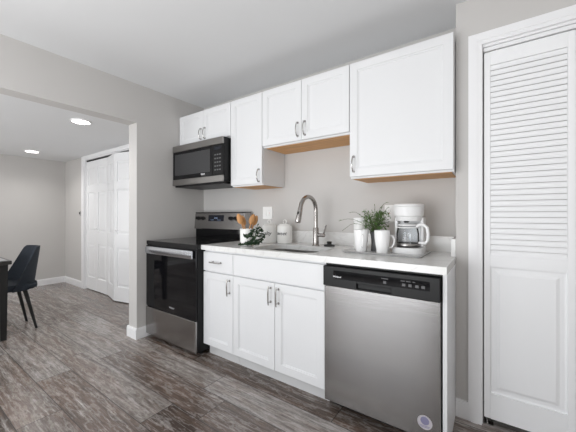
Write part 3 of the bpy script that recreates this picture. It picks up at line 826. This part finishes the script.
ca = linkb('carafe', MB().lathe([(0, 0), (.056, 0), (.064, .006), (.068, .030), (.067, .08), (.060, .118), (.056, .128), (.0545, .128), (.0585, .117), (.0655, .08), (.0665, .03), (.062, .008), (0, .004)], (kx, ky-.028, tz+.0435), 40), M['glass'], t)
linkb('carafe_band', MB().lathe([(.0655, .004), (.0695, .006), (.0698, .018), (.0685, .020)], (kx, ky-.028, tz+.0435), 40), M['steel_dark'], ca)
linkb('carafe_lid', MB().lathe([(0, .1285), (.058, .1285), (.059, .132), (.054, .138), (0, .140)], (kx, ky-.028, tz+.0435), 36), M['plw'], ca)
hz = tz+.0435; hy = ky-.045
hm = MB(); A = Vector((1, -.25, 0)).normalized()
o_ = Vector((kx, ky-.028, hz))
path = [(.056, .120), (.076, .136), (.102, .136), (.122, .118), (.128, .08), (.124, .042), (.112, .024), (.071, .026)]
sec = [(.010, .012)]*8
pr = [o_+A*a+Vector((0, 0, z)) for a, z in path]
hm.tube(pr, [.009, .0095, .010, .010, .0095, .009, .0085, .007], 12)
hm.tube([o_+Vector((.062*math.cos(a), .062*math.sin(a), .118)) for a in [2*PI*i/28 for i in range(29)]], .004, 8)
linkb('carafe_handle', hm, M['plw'], ca)

# ------------------------------------------------------------------ dining room
def can_light(x, y, label):
    t = thing('recessed_light', label, 'ceiling light', (x, y, HD-.012), 0, 'recessed dining room lights')
    linkb('trim_ring', MB().lathe([(.0735, .0118), (.0735, 0), (.084, .003), (.088, .0118)], (x, y, HD-.012), 36), M['trim'], t)
    linkb('lens', MB().lathe([(0, .001), (.073, .001), (.073, .0115), (0, .0115)], (x, y, HD-.012), 36), M['lens'], t)
    l = bpy.data.lights.new('can_lamp', 'SPOT'); l.energy = 26; l.spot_size = 2.6; l.spot_blend = .9; l.shadow_soft_size = .06; l.color = (1, .98, .95)
    o = bpy.data.objects.new('can_lamp', l); COL.objects.link(o); o.location = (x, y, HD-.03)
can_light(-.56, -1.022, 'round recessed ceiling light nearest the kitchen opening')
can_light(-2.68, -.875, 'round recessed ceiling light deep in the dining room near the far wall')
for (x, y) in ((-.56, -2.9), (-2.68, -2.9)): can_light(x, y, 'round recessed ceiling light over the window side of the dining room')

t = thing('light_switch', 'tiny dark switch on the grey wall left of the dining closet door', 'switch', (-2.70, -.27, 1.17))
link('switch_base', MB().box(-2.715, -2.685, -.275, -.2685, 1.14, 1.22, .001, 1), M['slot'], t)
link('toggle', MB().box(-2.707, -2.693, -.285, -.2755, 1.165, 1.20, .001, 1), M['black'], t)

# table
t = thing('dining_table', 'dark wooden dining table at the left edge of the photo', 'table', (-1.34, -2.05, 0))
link('tabletop', MB().box(-1.74, -.925, -2.65, -1.445, .700, .735, .004, 2), M['table'], t)
link('apron', MB().box(-1.70, -.97, -2.61, -1.49, .640, .6995), M['table'], t)
for x in (-1.665, -.985):
    for y in (-2.60, -1.495):
        lg = MB().prism([(x-.03, y-.03), (x+.03, y-.03), (x+.03, y+.03), (x-.03, y+.03)], 'z', 0, .6995)
        for v in lg.bm.verts:
            if v.co.z < .1: v.co.x = x+(v.co.x-x)*.72; v.co.y = y+(v.co.y-y)*.72
        link('leg', lg, M['legs'], t)
t = thing('place_mat', 'pale grey place mat on the corner of the dark dining table', 'place mat', (-1.16, -1.62, .7355))
link('mat', MB().box(-1.40, -.96, -1.78, -1.47, .7355, .739, .001, 1), M['plateg'], t)
t = thing('dinner_plate', 'light stoneware plate lying on the place mat', 'plate', (-1.18, -1.62, .7395))
linkb('plate_dish', MB().lathe([(0, 0), (.07, 0), (.125, .014), (.127, .017), (.123, .017), (.07, .005), (0, .005)], (-1.18, -1.62, .7395), 36), M['plateg'], t)

# shell chair
def shell_chair(loc, rz):
    t = thing('dining_chair', 'dark blue upholstered shell chair with black tapered legs at the dining table', 'chair', loc, rz)
    # seat pad
    P = rrect(-.215, .215, -.23, .20, .09, 6); s = MB(); s.prism(P, 'z', .415, .475)
    bmesh.ops.bevel(s.bm, geom=[e for e in s.bm.edges if abs(e.verts[0].co.z-e.verts[1].co.z) < 1e-4], offset=.02, segments=3, affect='EDGES')
    linkb('seat', s, M['fabric'], t, world=False, angle=60)
    # wrap-around back shell
    b = MB(); NA, NZ = 26, 12; th = .022
    def pt(a, k, off):
        u = a  # -1..1 around
        ang = u*1.62
        top = .83 - .33*max(0, (abs(u)-.50)/.50)**1.1
        z = .41+(top-.41)*k
        flare = 1+.10*k
        rx, ry = (.225-off)*flare, (.215-off)*flare
        x = rx*math.sin(ang)*(1-.14*k*(1-abs(u))); y = ry*math.cos(ang)*(.92) + .035*k
        if abs(ang) > PI/2: y = -(abs(ang)-PI/2)*.9*.25+.035*k; x = math.copysign(rx, ang)
        return (x, y, z)
    G = {}
    for side, off in ((0, 0), (1, th)):
        for i in range(NA+1):
            for j in range(NZ+1): G[side, i, j] = b.bm.verts.new(pt(-1+2*i/NA, j/NZ, off))
    for side in (0, 1):
        for i in range(NA):
            for j in range(NZ): b.bm.faces.new((G[side, i, j], G[side, i+1, j], G[side, i+1, j+1], G[side, i, j+1]))
    for i in range(NA):
        for j in (0, NZ): b.bm.faces.new((G[0, i, j], G[0, i+1, j], G[1, i+1, j], G[1, i, j]))
    for j in range(NZ):
        for i in (0, NA): b.bm.faces.new((G[0, i, j], G[0, i, j+1], G[1, i, j+1], G[1, i, j]))
    linkb('backrest', b, M['fabric'], t, world=False, angle=60)
    for sx in (-1, 1):
        for sy, yy, yb in ((1, .10, .185), (-1, -.13, -.21)):
            linkb('leg', MB().tube([(sx*.13, yy, .414), (sx*.165, yb, 0)], [.019, .011], 12), M['legs'], t, world=False)
    return t
shell_chair((-1.28, -1.405, 0), 0)

# ------------------------------------------------------------------ globe lamp added behind the camera to brighten the ceiling
px, py, pz = 1.35, -3.05, 1.90
t = thing('added_globe_lamp', 'added unseen white globe lamp brightening the kitchen ceiling', 'fill lamp', (px, py, pz))
linkb('canopy', MB().lathe([(0, HC-pz-.001), (.06, HC-pz-.001), (.06, HC-pz-.02), (.01, HC-pz-.03), (0, HC-pz-.03)], (px, py, pz), 30), M['nickel'], t)
linkb('stem', MB().tube([(px, py, pz+.26), (px, py, HC-.025)], .006, 10), M['nickel'], t)
mL = mat('added_globe', (.9, .9, .9), .4, emit=(1, .98, .95), emit_s=GLOBE)
linkb('globe', MB().lathe([(.14*math.sin(PI*i/16) if 0 < i < 16 else 0, .14-.14*math.cos(PI*i/16)) for i in range(17)], (px, py, pz), 36), mL, t)
